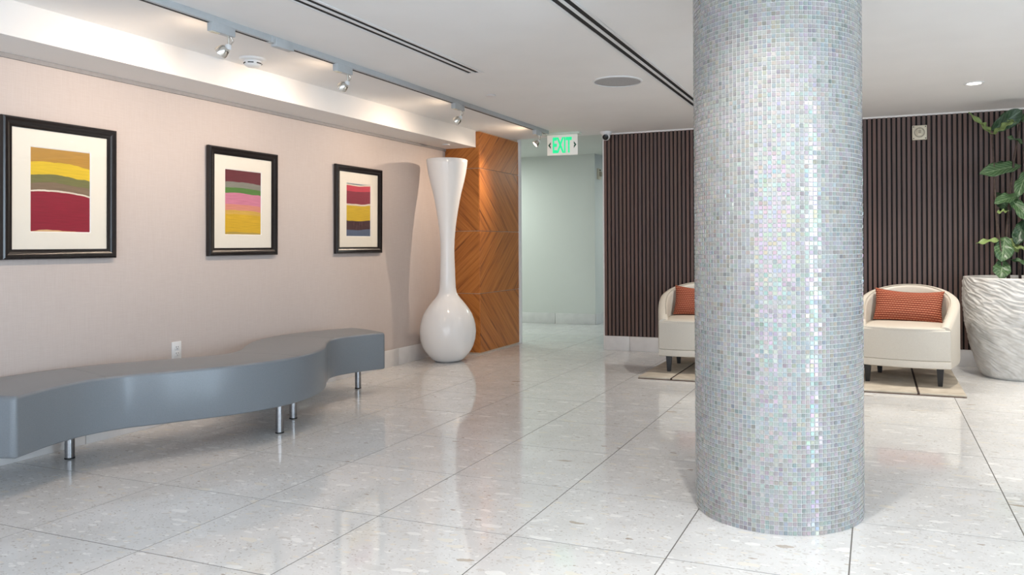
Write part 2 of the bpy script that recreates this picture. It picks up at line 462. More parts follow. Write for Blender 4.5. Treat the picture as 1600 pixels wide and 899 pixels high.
# slatted back wall: core, slats, marble skirting
wb = struct(box('wall_back', -2.70, XR, YB, YB + .22, -.1, 2.6, M['black']), 'dark brown vertical timber slat wall')
struct(box('trim_3', -2.716, -2.70, YB - .012, YB + .23, 0.0, ZH, M['soffit'], bev=.003), 'white end trim of the slat wall')
sl = box_me('slat', -.0135, .0135, -.018, .001, .152, ZC - .014, M['slat'], .0015, 1)
nsl = 0; x = -2.70 + .016
while x < 2.7:
    new_obj('slat', sl, wb, (x, YB, 0)); x += .0424; nsl += 1
fv, ff = [], []
while x < XR - .02:
    k = len(fv); x0, x1 = x - .0135, x + .0135
    fv += [(x0, YB, .152), (x1, YB, .152), (x1, YB, ZC - .014), (x0, YB, ZC - .014), (x0, YB - .018, .152), (x1, YB - .018, .152), (x1, YB - .018, ZC - .014), (x0, YB - .018, ZC - .014)]
    ff += [tuple(a + k for a in q) for q in ((4, 5, 6, 7), (0, 4, 7, 3), (5, 1, 2, 6), (7, 6, 2, 3), (0, 1, 5, 4))]; x += .0424
o = new_obj('slat_field', mesh_of('slat_field', fv, ff, M['slat']), wb); o['kind'] = 'stuff'
struct(box('trim_4', -2.70, XR, YB - .024, YB, ZC - .014, ZC, M['soffit']))
bb = struct(empty('baseboard_back', (0, 0, 0)))
x = -2.70
for k in range(13):
    x1 = x + (.28 if k == 0 else .61)
    box('baseboard_tile', x, min(x1, XR) - .004, YB - .022, YB, 0, .15, M['marble'], bb, .002); x = x1
    if x > XR - .05: break
bb = struct(empty('baseboard_left', (0, 0, 0)))
y = PY0
while y > YF + .7:
    box('baseboard_tile', XW, XW + .014, y - .606 if y < PY0 else y - .263, y, 0, .157, M['marble'], bb, .002)
    y -= .61 if y < PY0 else .267

# veneered pier with panels on its two visible faces
pier = struct(box('wall_pier', XW, PX - .004, PY0 + .004, PY1, -.05, ZC + .05, M['joint']), 'orange-brown diagonal grain veneer pier')
zj = [.012, .622, 1.268, 1.914, ZC - .008]
for k in range(4):
    z0, z1 = zj[k] + .003, zj[k + 1] - .003
    hz = (z1 - z0) / 2; zc = (z0 + z1) / 2
    mt = M['wood_a'] if k % 2 == 0 else M['wood_b']
    wv = (PX - XW) / 2
    me = box_me('veneer_panel', -wv + .002, wv - .0005, -.006, .006, -hz, hz, mt, .001, 1)
    new_obj('veneer_panel', me, pier, ((PX + XW) / 2, PY0 + .001, zc))
    hy = (PY1 - PY0) / 2
    me = box_me('veneer_panel', -hy, hy - .001, -.006, .006, -hz, hz, mt, .001, 1)
    o = new_obj('veneer_panel', me, pier, (PX - .001, (PY0 + PY1) / 2, zc)); o.rotation_euler = (0, 0, PI / 2)

# ---------------------------------------------------------------- mosaic column
CXC, CYC, CR_ = -.397, 3.342, .345
colm = tag(empty('mosaic_column', (CXC, CYC, 0)), 'thick round column clad in iridescent pale glass mosaic', 'column')
new_obj('core', lathe_me('core', [(CR_ - .0012, 0), (CR_ - .0012, ZC)], M['mosaic_grout'], 160), colm)
NC, NR = 126, 133
ph = 2 * PI / NC; pz = ZC / NR
def tint(rnd):
    b = rnd.gauss(.32, .026)
    if rnd.random() < .10: b *= rnd.uniform(.68, .88)
    h = rnd.random()
    k = rnd.uniform(0, .11)
    if h < .40: c = (b * (1 - k), b, b * (1 + k * 1.1))
    elif h < .58: c = (b * (1 + k * .2), b * (1 - k * .4), b * (1 + k))
    elif h < .76: c = (b * (1 + k * .6), b, b * (1 - k))
    else: c = (b * (1 - k * .8), b * (1 + k * .3), b * (1 + k * .2))
    return (min(c[0] * 1.02, 1), min(c[1] * .995, 1), min(c[2] * .955, 1), rnd.random())
def tile_verts(tx, tz, s=.0074, d=.0016, b=.0009):
    # local: outward +x, tangent y, up z ; tilt by tx (about z) and tz (about y)
    vs = []
    for dep, k in ((0, s), (d, s - b)):
        for (a, c) in ((-k, -k), (k, -k), (k, k), (-k, k)):
            vs.append((dep + (a * tx + c * tz if dep else 0) - .0002, a, c))
    return vs
TF = [(4, 5, 6, 7), (0, 1, 5, 4), (1, 2, 6, 5), (2, 3, 7, 6), (3, 0, 4, 7)]
rnd = random.Random(3)
face_a = math.atan2(0 - CYC, 0 - CXC)          # angle of the side that faces the entrance
kc0 = int(round(face_a / ph)) % NC
indiv = {((kc0 + a) % NC, r) for a in range(-10, 10) for r in range(58, 73)}
V, Fc, TC = [], [], []
var_me = []
for q in range(24):
    me = mesh_of('mosaic_tile', tile_verts(rnd.gauss(0, .032), rnd.gauss(0, .032)), TF, M['mosaic'])
    at = me.attributes.new('tint', 'FLOAT_COLOR', 'FACE'); c = tint(rnd)
    at.data.foreach_set('color', list(c) * 5); var_me.append(me)
for kc in range(NC):
    a = (kc + .5) * ph; ca, sa = math.cos(a), math.sin(a)
    for r in range(NR):
        z = (r + .5) * pz
        if (kc, r) in indiv:
            o = new_obj('mosaic_tile', var_me[rnd.randrange(24)], colm, (ca * CR_, sa * CR_, z)); o.rotation_euler = (0, 0, a); continue
        k = len(V)
        for (lx, ly, lz) in tile_verts(rnd.gauss(0, .032), rnd.gauss(0, .032)):
            V.append(((CR_ + lx) * ca - ly * sa, (CR_ + lx) * sa + ly * ca, z + lz))
        Fc += [tuple(q + k for q in f) for f in TF]
        TC += list(tint(rnd)) * 5
me = mesh_of('mosaic_field', V, Fc, M['mosaic'])
me.attributes.new('tint', 'FLOAT_COLOR', 'FACE').data.foreach_set('color', TC)
o = new_obj('mosaic_field', me, colm); o['kind'] = 'stuff'

# ---------------------------------------------------------------- serpentine bench
BC = [(-3.775, 2.14), (-3.86, 2.38), (-3.895, 2.64), (-3.83, 2.90), (-3.68, 3.13), (-3.525, 3.38), (-3.475, 3.61), (-3.54, 3.85),
      (-3.71, 4.09), (-3.825, 4.29), (-3.855, 4.51), (-3.80, 4.75), (-3.70, 4.97)]
def catmull(P, per=14):
    P = [Vector(p) for p in P]; out = []
    Q = [2 * P[0] - P[1]] + P + [2 * P[-1] - P[-2]]
    for i in range(1, len(Q) - 2):
        for s in range(per):
            t = s / per
            out.append(.5 * ((2 * Q[i]) + (Q[i + 1] - Q[i - 1]) * t + (2 * Q[i - 1] - 5 * Q[i] + 4 * Q[i + 1] - Q[i + 2]) * t * t + (-Q[i - 1] + 3 * Q[i] - 3 * Q[i + 1] + Q[i + 2]) * t ** 3))
    out.append(Q[-2]); return out
path = catmull([(a, b, 0) for a, b in BC])
bench = tag(empty('serpentine_bench', (-3.65, 3.6, 0)), 'long wavy grey vinyl bench on steel legs along the wall', 'bench')
BW, BZ0, BZ1 = .258, .187, .462
def bench_profile(inset, hin):
    hw = BW - hin; z0 = BZ0 + hin * .6; z1 = BZ1 - inset; pts = []
    def arc(cx, cz, r, a0, a1, n=5):
        for i in range(n + 1):
            a = a0 + (a1 - a0) * i / n; pts.append((cx + r * math.cos(a), cz + r * math.sin(a)))
    rt, rb = .016, .010
    arc(hw - rb, z0 + rb, rb, -PI / 2, 0, 3); arc(hw - rt, z1 - rt, rt, 0, PI / 2)
    for f in (.5, 0, -.5): pts.append((hw * f * 1.0, z1 + .006 * (1 - f * f)))
    arc(-hw + rt, z1 - rt, rt, PI / 2, PI); arc(-hw + rb, z0 + rb, rb, PI, 1.5 * PI, 3)
    return pts
def idx_of_y(y): return min(range(len(path)), key=lambda i: abs(path[i].y - y))
cuts = [0, idx_of_y(2.80), idx_of_y(3.62), idx_of_y(4.42), len(path) - 1]
for m in range(4):
    st = []
    i0, i1 = cuts[m], cuts[m + 1]
    e0 = .022 if m == 0 else .0022; e1 = .022 if m == 3 else .0022
    def frame_at(i):
        t = (path[min(i + 1, len(path) - 1)] - path[max(i - 1, 0)]).normalized(); return path[i], t, Vector((t.y, -t.x, 0))
    p, t, nrm = frame_at(i0)
    for a in (0, 35, 70, 90): st.append((p + t * e0 * (1 - math.cos(math.radians(a))) if False else p + t * e0 * (1 - math.cos(math.radians(a))), nrm, e0 * (1 - math.sin(math.radians(a)))))
    for i in range(i0 + 1, i1):
        p, t, nrm = frame_at(i)
        if (p - path[i0]).length > e0 and (p - path[i1]).length > e1: st.append((p, nrm, 0))
    p, t, nrm = frame_at(i1)
    for a in (90, 70, 35, 0): st.append((p - t * e1 * (1 - math.cos(math.radians(a))), nrm, e1 * (1 - math.sin(math.radians(a)))))
    vs, fs = [], []
    for p, nrm, ins in st:
        for (a, z) in bench_profile(ins, ins if ins > .0023 else 0): vs.append(p + nrm * a + Vector((0, 0, z)) - Vector((-3.65, 3.6, 0)))
    n = len(bench_profile(0, 0))
    for i in range(len(st) - 1):
        for k in range(n): fs.append((i * n + k, i * n + (k + 1) % n, (i + 1) * n + (k + 1) % n, (i + 1) * n + k))
    fs.append(tuple(range(n))); fs.append(tuple(range((len(st) - 1) * n, len(st) * n)))
    bm = bmesh.new(); bv = [bm.verts.new(v) for v in vs]
    for f in fs: bm.faces.new([bv[i] for i in f])
    new_obj('seat_module', bm_mesh('seat_module', bm, M['vinyl'], True, .9), bench)
lg = lathe_me('leg', [(.0235, .006), (.0235, .19)], M['steel'], 24); ft = lathe_me('foot_cap', [(.022, 0), (.0245, .001), (.0245, .008), (.022, .009)], M['rubber'], 24)
for (lx, ly) in [(-3.985, 2.79), (-3.335, 3.612), (-3.53, 3.945), (-3.80, 4.963), (-3.64, 2.36), (-3.96, 2.40), (-3.64, 3.33), (-3.92, 4.42), (-3.68, 4.62)][:4] + [(-3.93, 2.32)]:
    l = new_obj('leg', lg, bench, (lx + 3.65, ly - 3.6, 0)); new_obj('foot_cap', ft, l)

# ---------------------------------------------------------------- tall white vase
prof_px = [(563.5, 20), (560, 25.5), (553, 31.5), (547, 36), (540, 39.5), (530, 42.5), (518, 43.6), (508, 42.7), (500, 40.8), (491, 37.6), (484, 33.5), (478, 29.4), (472, 24.6), (467, 20.2), (462, 16.5), (457, 14), (450, 12.6), (438, 12), (424, 11.6), (405, 10.9), (389, 10.6), (375, 11.2), (360, 12.5), (344, 14.4), (330, 16.6), (315, 19.2), (300, 22.4), (285, 26.2), (270, 29.4), (258, 31.2), (251, 31.9)]
prof = [(.095, 0)] + [(r / 161.4, max(.004, (564.5 - y) / 161.4)) for y, r in prof_px]
zt = prof[-1][1]
prof += [(.192, zt + .008), (.186, zt + .010), (.180, zt + .004), (.165, zt - .10), (.12, zt - .30), (.06, zt - .6)]
vase = new_obj('floor_vase', lathe_me('floor_vase', prof, M['vase'], 72, True, 1.2), None, (-3.868, 6.432, 0))
tag(vase, 'tall glossy white floor vase with round belly and flared neck', 'vase')

# ---------------------------------------------------------------- framed prints
def picture(name, yc, art, label):
    root = tag(empty(name, (XW, yc, 1.43)), label, 'picture', 'framed abstract prints on the left wall')
    W, Hh, fw = .3175, .3745, .054
    # local: x = out of wall, y = along wall, z = up. moulding profile (in from outer edge, out of wall)
    pr = [(0, .002), (0, .022), (.004, .030), (.012, .034), (.022, .031), (.034, .024), (.044, .020), (fw, .018), (fw, .002)]
    vs, fs = [], []
    cs = [(-1, -1), (1, -1), (1, 1), (-1, 1)]
    for (sy, sz) in cs:
        for (a, o_) in pr: vs.append((o_, sy * (W - a), sz * (Hh - a)))
    n = len(pr)
    for c in range(4):
        d = (c + 1) % 4
        for k in range(n): fs.append((c * n + k, d * n + k, d * n + (k + 1) % n, c * n + (k + 1) % n))
    bm = bmesh.new(); bv = [bm.verts.new(v) for v in vs]
    for f in fs: bm.faces.new([bv[i] for i in f])
    new_obj('frame', bm_mesh('frame', bm, M['frame'], True, .5), root)
    aw, ah = .163, .224
    iw, ih = W - fw + .004, Hh - fw + .004
    def ring(nm, ow, oh, i_w, i_h, x0, x1, mt):
        v = []
        for (a, b, x_) in ((ow, oh, x0), (i_w, i_h, x1)):
            for (sy, sz) in cs: v.append((x_, sy * a, sz * b))
        for (a, b, x_) in ((ow, oh, x0 - .003), (i_w, i_h, x1 - .003)):
            for (sy, sz) in cs: v.append((x_, sy * a, sz * b))
        f = []
        for c in range(4):
            d = (c + 1) % 4; f += [(c, d, 4 + d, 4 + c), (8 + c, 12 + c, 12 + d, 8 + d), (c, 8 + c, 8 + d, d), (4 + c, 4 + d, 12 + d, 12 + c)]
        bm = bmesh.new(); bv = [bm.verts.new(q) for q in v]
        for q in f: bm.faces.new([bv[i] for i in q])
        return new_obj(nm, bm_mesh(nm, bm, mt), root)
    ring('mat_board', iw, ih, aw + .006, ah + .006, .0125, .0125, M['mat'])
    ring('mat_bevel', aw + .006, ah + .006, aw + .001, ah + .001, .0125, .0095, M['mat_lip'])
    me = mesh_of('print', [(.008, -aw - .003, -ah - .003), (.008, aw + .003, -ah - .003), (.008, aw + .003, ah + .003), (.008, -aw - .003, ah + .003),
                           (.005, -aw - .003, -ah - .003), (.005, aw + .003, -ah - .003), (.005, aw + .003, ah + .003), (.005, -aw - .003, ah + .003)],
                 [(0, 1, 2, 3), (7, 6, 5, 4), (0, 4, 5, 1), (1, 5, 6, 2), (2, 6, 7, 3), (3, 7, 4, 0)], art)
    uv = me.uv_layers.new(name='UVMap')
    cd_ = {0: (0, 1), 1: (1, 1), 2: (1, 0), 3: (0, 0)}
    for lp in me.loops: uv.data[lp.index].uv = cd_[lp.vertex_index % 4]
    new_obj('print', me, root)
    box('glass_pane', .0150, .0165, -iw, iw, -ih, ih, M['glass'], root)
    box('backing', .001, .004, -W + .006, W - .006, -Hh + .006, Hh - .006, M['rubber'], root)
    root.rotation_euler = (0, math.radians(.6), 0)
    root.location.x += .004
picture('framed_print', 2.893, M['art_crimson'], 'black framed print with ochre and yellow bands over a large crimson field')
picture('framed_print', 4.195, M['art_pink'], 'black framed print with maroon top, pink middle and yellow lower half')
picture('framed_print', 5.492, M['art_yellow'], 'black framed print with red top, yellow middle and plum and slate bands')

# ---------------------------------------------------------------- outlet
o = tag(empty('wall_outlet', (XW, 3.64, .452)), 'white duplex wall outlet just above the bench', 'outlet')
box('cover_plate', 0, .006, -.035, .035, -.058, .058, M['white'], o, .002)
for dz in (.02, -.02):
    r = box('receptacle', .006, .009, -.017, .017, dz - .0145, dz + .0145, M['white'], o, .002)
    for (dy, hh) in ((-.007, .005), (.007, .004)): box('slot', .0088, .0094, dy - .0016, dy + .0016, dz + .004 - hh, dz + .004 + hh, M['dark_hole'], r)
    box('slot', .0088, .0094, -.0025, .0025, dz - .010, dz - .006, M['dark_hole'], r)

# ---------------------------------------------------------------- track lighting
TX = -3.165
rail = tag(empty('track_rail', (TX, 3.2, ZC)), 'long white lighting track fixed to the ceiling beside the soffit', 'track')
y0, y1 = -2.0 - 3.2, 7.24 - 3.2
box('rail_body', -.018, .018, y0, y1, -.034, .002, M['track'], rail, .002)
box('conductor_slot', -.0115, -.0025, y0 + .02, y1 - .012, -.0352, -.033, M['black'], rail)
box('conductor_slot', -.024, -.0175, y0 + .02, y1 - .012, -.0335, -.026, M['black'], rail)
box('end_cap', -.019, .019, y1 - .004, y1 + .01, -.036, .001, M['track'], rail, .002)
box('power_feed', -.021, .021, .20, .34, -.052, -.002, M['track'], rail, .003)
box('joint_cover', -.020, .020, .165, .19, -.038, .0, M['track'], rail, .002)
def spot_head(y, target, label, power, cone=150):
    root = tag(empty('track_spotlight', (TX, y, ZC - .036)), label, 'spotlight', 'spotlights on the ceiling track')
    box('adapter', -.019, .019, -.075, .075, -.042, .006, M['track'], root, .003)
    box('contact_strip', -.012, .012, -.07, -.02, -.046, -.040, M['cream_plastic'], root, .001)
    new_obj('stem', tube_me('stem', [(0, .045, -.035), (0, .048, -.07), (-.004, .046, -.092)], .0065, M['lens_clear'], 10), root)
    new_obj('arm', tube_me('arm', [(0, .06, -.040), (.004, .075, -.062), (0, .058, -.085)], .004, M['lens_clear'], 8), root)
    box('knuckle', -.013, .009, .034, .058, -.112, -.084, M['white'], root, .004)
    hp = Vector((-.022, .030, -.118)); wp = Vector((TX, y, ZC - .036)) + hp
    d = (Vector(target) - wp).normalized()
    head = lathe_me('lamp_head', [(.010, -.026), (.021, -.023), (.029, -.012), (.0325, .002), (.034, .010), (.034, .021), (.030, .022), (.029, .014)], M['lens_clear'], 28)
    h = new_obj('lamp_head', head, root, hp); h.rotation_euler = d.to_track_quat('Z', 'Y').to_euler()
    new_obj('lamp_lens', lathe_me('lamp_lens', [(.004, .013), (.028, .014), (.028, .016), (.004, .018)], M['lamp_glow'], 24), h)
    l = bpy.data.lights.new('spot_beam', 'SPOT'); l.energy = power; l.color = (1, .79, .61); l.spot_size = math.radians(cone); l.spot_blend = 1.0; l.shadow_soft_size = .022
    lo = bpy.data.objects.new('spot_beam', l); COL.objects.link(lo); lo.location = wp + d * .035
    lo.rotation_euler = d.to_track_quat('-Z', 'Y').to_euler()
    # stray light of the open lamp head
    l = bpy.data.lights.new('lamp_spill', 'SPOT'); l.energy = power * .085; l.color = (1, .74, .50); l.spot_size = math.radians(150); l.spot_blend = 1.0; l.shadow_soft_size = .02
    lo = bpy.data.objects.new('lamp_spill', l); COL.objects.link(lo); lo.location = wp + d * .045
    lo.rotation_euler = Vector((-1, -.25, .25)).to_track_quat('-Z', 'Y').to_euler()
spot_head(3.03, (XW, 2.80, 1.25), 'white track spotlight aimed at the crimson and ochre print', 22)
spot_head(4.00, (XW, 4.05, 1.25), 'white track spotlight aimed at the pink and yellow print', 22)
spot_head(5.44, (XW, 5.35, 1.25), 'white track spotlight aimed at the red, yellow and plum print', 22)
spot_head(7.00, (XW + .2, 6.35, 1.2), 'white track spotlight aimed at the tall white vase', 38, 112)

# ---------------------------------------------------------------- ceiling fittings
def slot_diffuser(xc, y0, y1, label):
    root = tag(empty('slot_diffuser', (xc, y1, ZC)), label, 'air diffuser', 'linear slot diffusers in the ceiling')
    L = y0 - y1
    for (a, b) in ((-.062, -.043), (-.011, .011), (.043, .062)): box('diffuser_bar', a, b, L, 0, -.006, 0, M['white'], root, .0015, 1)
    for (a, b) in ((-.043, -.011), (.011, .043)): box('air_slot', a, b, L, -.012, -.0015, 0, M['black'], root)
    box('end_plate', -.062, .062, -.012, .014, -.0055, 0, M['white'], root, .001, 1)
slot_diffuser(-2.555, 1.2, 4.62, 'black two-slot linear air diffuser ending in mid ceiling')
slot_diffuser(-1.412, 3.15, 6.95, 'black two-slot linear air diffuser running to behind the mosaic column')
sp = tag(empty('ceiling_speaker', (-1.74, 5.26, ZC)), 'round grey flush ceiling speaker with white rim', 'speaker')
new_obj('rim', lathe_me('rim', [(.182, .001), (.182, -.004), (.176, -.008), (.168, -.008), (.168, .001)], M['white'], 56), sp)
new_obj('grille', lathe_me('grille', [(.169, .001), (.169, -.004), (.08, -.0065), (.002, -.007)], M['grille'], 56), sp)
sd = tag(empty('smoke_detector', (-3.645, 3.735, ZC)), 'round white smoke detector on the ceiling near the soffit', 'smoke detector')
new_obj('base', lathe_me('base', [(.078, .001), (.078, -.008), (.072, -.014), (.05, -.018)], M['white'], 40), sd)
new_obj('sensor_body', lathe_me('sensor_body', [(.052, -.012), (.052, -.026), (.047, -.046), (.036, -.054), (.003, -.055)], M['white'], 40), sd)
for k in range(6):
    a = k * PI / 3 + 2.1; v = new_obj('vent_slot', box_me('vent_slot', .0475, .0525, -.017, .017, -.036, -.030, M['dark_hole']), sd); v.rotation_euler = (0, 0, a)
for (xx, yy, zz, lab) in ((-2.82, 5.36, ZC, 'small white sprinkler cover disc on the open ceiling'), (-3.99, 6.62, 2.128, 'small white sprinkler cover disc under the soffit above the vase')):
    s_ = new_obj('sprinkler_cover', lathe_me('sprinkler_cover', [(.036, .001), (.036, -.005), (.042, -.007), (.042, -.010), (.03, -.012), (.002, -.0125)], M['white'], 32), None, (xx, yy, zz))
    tag(s_, lab, 'sprinkler cover')
def downlight(x, y, label, power):
    root = tag(empty('downlight', (x, y, ZC)), label, 'downlight', 'recessed ceiling downlights')
    new_obj('trim_ring', lathe_me('trim_ring', [(.068, .001), (.068, -.004), (.062, -.007), (.052, -.006), (.050, .001)], M['white'], 36), root)
    new_obj('lamp_lens', lathe_me('lamp_lens', [(.050, .001), (.050, -.002), (.002, -.003)], M['lamp_glow'], 30), root)
    l = bpy.data.lights.new('downlight_beam', 'SPOT'); l.energy = power; l.color = (1, .93, .83); l.spot_size = math.radians(130); l.spot_blend = .9; l.shadow_soft_size = .045
    lo = bpy.data.objects.new('downlight_beam', l); COL.objects.link(lo); lo.location = (x, y, ZC - .012)
downlight(.682, 6.35, 'small recessed downlight in the ceiling by the potted fig', 88)
downlight(-.75, 6.35, 'small recessed downlight in the ceiling between the armchairs', 88)
downlight(-.40, 2.45, 'small recessed downlight in the ceiling before the mosaic column', 68)
downlight(2.2, 6.35, 'added unseen downlight in the ceiling right of the potted fig', 88)  # this and the following downlights are out of view, added for more light
downlight(-.40, .40, 'added unseen downlight in the ceiling near the entrance glazing', 90)
downlight(1.7, 4.4, 'added unseen downlight in the ceiling right of the mosaic column', 90)
downlight(2.2, 2.0, 'added unseen downlight in the ceiling toward the right wall', 100)
# unseen panel lights around the corner, added to light the hallway
for (hx_, hy_, pw_, lab) in ((-5.35, 8.95, 21, 'added unseen ceiling panel light behind the veneered pier'), (-2.2, 10.9, 18, 'added unseen ceiling panel light behind the slat wall')):
    hl = tag(empty('hall_fill_light', (hx_, hy_, ZH)), lab, 'ceiling light', 'added hallway fill panels')
    box('housing', -.31, .31, -.31, .31, -.03, .0, M['white'], hl, .003)
    box('diffuser', -.28, .28, -.28, .28, -.034, -.029, M['fill_panel_glow'], hl)
    area('hall_fill_beam', (hx_, hy_, ZH - .05), (hx_, hy_, 0), .55, .55, pw_, (.90, 1.0, .94))

# ---------------------------------------------------------------- exit sign
ex = tag(empty('exit_sign', (-3.075, 7.44, ZC)), 'green illuminated EXIT sign hanging from the ceiling at the hallway', 'exit sign')
ex.rotation_euler = (0, 0, math.radians(4))
box('canopy', -.20, .20, -.045, .045, -.022, .001, M['exit_canopy'], ex, .003)
box('panel', -.168, .168, -.005, .005, -.236, -.02, M['exit_plate'], ex, .0015)
cv = bpy.data.curves.new('exit_text', 'FONT'); cv.body = 'EXIT'; cv.size = .25; cv.extrude = .0015; cv.align_x = 'CENTER'; cv.offset = .008
to = bpy.data.objects.new('exit_text_tmp', cv); COL.objects.link(to)
dg = bpy.context.evaluated_depsgraph_get(); tm = bpy.data.meshes.new_from_object(to.evaluated_get(dg)); bpy.data.objects.remove(to)
xs = [v.co.x for v in tm.vertices]; ys = [v.co.y for v in tm.vertices]
for v in tm.vertices:
    v.co = Vector(((v.co.x - (min(xs) + max(xs)) / 2) / (max(xs) - min(xs)) * .212, -.0058 - v.co.z, (v.co.y - min(ys)) / (max(ys) - min(ys)) * .166 - .213))
tm.materials.clear(); tm.materials.append(M['exit_green'])
new_obj('lettering', tm, ex)
for s in (-1, 1):
    c = s * .140
    v2 = [(c - .012 * s, .036), (c + .016 * s, 0), (c - .012 * s, -.036), (c - .012 * s, -.013), (c - .003 * s, 0), (c - .012 * s, .013)]
    vs = [(a, -.0062, b - .130) for a, b in v2] + [(a, -.0050, b - .130) for a, b in v2]
    fs = [(0, 1, 4, 5), (1, 2, 3, 4), (6, 11, 10, 7), (7, 10, 9, 8)] + [(i, 6 + i, 6 + (i + 1) % 6, (i + 1) % 6) for i in range(6)]
    bm = bmesh.new(); bv = [bm.verts.new(v) for v in vs]
    for f in fs: bm.faces.new([bv[i] for i in f])
    new_obj('chevron', bm_mesh('chevron', bm, M['exit_chev']), ex)

# ---------------------------------------------------------------- security camera, alarm plates
sc_ = tag(empty('security_camera', (-2.63, 7.56, ZC)), 'white turret security camera at the ceiling corner of the slat wall', 'security camera')
new_obj('mount', lathe_me('mount', [(.062, .001), (.062, -.012), (.050, -.030), (.046, -.034)], M['white'], 36), sc_)
b_ = new_obj('camera_ball', lathe_me('camera_ball', [(.044 * math.sin(t_ * PI / 14), -.044 * math.cos(t_ * PI / 14)) for t_ in range(0, 12)][1:], M['white'], 32), sc_, (0, 0, -.048))
b_.rotation_euler = Vector((-.15, .92, .35)).to_track_quat('Z', 'Y').to_euler()
for (r1, z1, mt) in ((.031, -.040, 'glass_black'), (.013, -.046, 'dark_hole')):
    new_obj('lens', lathe_me('lens', [(r1, z1 + .012), (r1, z1), (r1 * .8, z1 - .002), (.001, z1 - .003)], M[mt], 28), b_)
pl = tag(empty('alarm_plate', (.374, YB - .018, 2.128)), 'square cream fire alarm sounder plate mounted on the slat wall', 'alarm')
box('plate', -.062, .062, -.028, 0, -.066, .066, M['cream_plastic'], pl, .004)
rg = new_obj('sounder_ring', lathe_me('sounder_ring', [(.046, 0), (.046, .005), (.040, .007), (.036, .005), (.036, 0)], M['cream_dark'], 36), pl, (0, -.027, 0)); rg.rotation_euler = (PI / 2, 0, 0)
box('strobe_lens', -.021, .021, -.048, -.027, -.020, .034, M['cream_plastic'], pl, .006)
box('strobe_core', -.012, .012, -.050, -.046, -.010, .022, M['cream_dark'], pl, .003)
sc1 = lathe_me('screw', [(.005, 0), (.005, .003), (.001, .004)], M['dark_hole'], 12)
for sx_ in (-1, 1):
    for sz in (-1, 1):
        s_ = new_obj('screw', sc1, pl, (sx_ * .050, -.027, sz * .053)); s_.rotation_euler = (PI / 2, 0, 0)
pl = tag(empty('alarm_strobe', (-3.66, 10.17, 2.12)), 'small cream alarm strobe on the pale hallway wall corner', 'alarm')
box('plate', 0, .03, -.05, .05, -.075, .075, M['cream_plastic'], pl, .004)
box('strobe_lens', .028, .055, -.028, .028, -.035, .03, M['cream_dark'], pl, .006)
box('label_strip', .029, .032, -.03, .03, .045, .06, M['dark_hole'], pl)

# ---------------------------------------------------------------- rug
RX0, RX1, RY0, RY1 = -1.855, .598, 6.105, 7.40
rug = tag(empty('area_rug', ((RX0 + RX1) / 2, (RY0 + RY1) / 2, 0)), 'beige pile rug with dark stripes under the two armchairs', 'rug')
ox, oy = (RX0 + RX1) / 2, (RY0 + RY1) / 2
box('backing', RX0 - ox, RX1 - ox, RY0 - oy, RY1 - oy, .0, .007, M['rug_edge'], rug, .002)
xsr = [RX0, -1.574, .281, RX1]
for k in range(3):
    box('pile_panel', xsr[k] - ox + (.007 if k else .0), xsr[k + 1] - ox - (.007 if k < 2 else .0), RY0 - oy + .002, RY1 - oy - .002, .006, .020, M['rug'], rug, .006, 3)
for k in (1, 2): box('dark_stripe', xsr[k] - ox - .010, xsr[k] - ox + .010, RY0 - oy + .005, RY1 - oy - .005, .005, .0165, M['rug_dark'], rug, .002)
RUGZ = .020

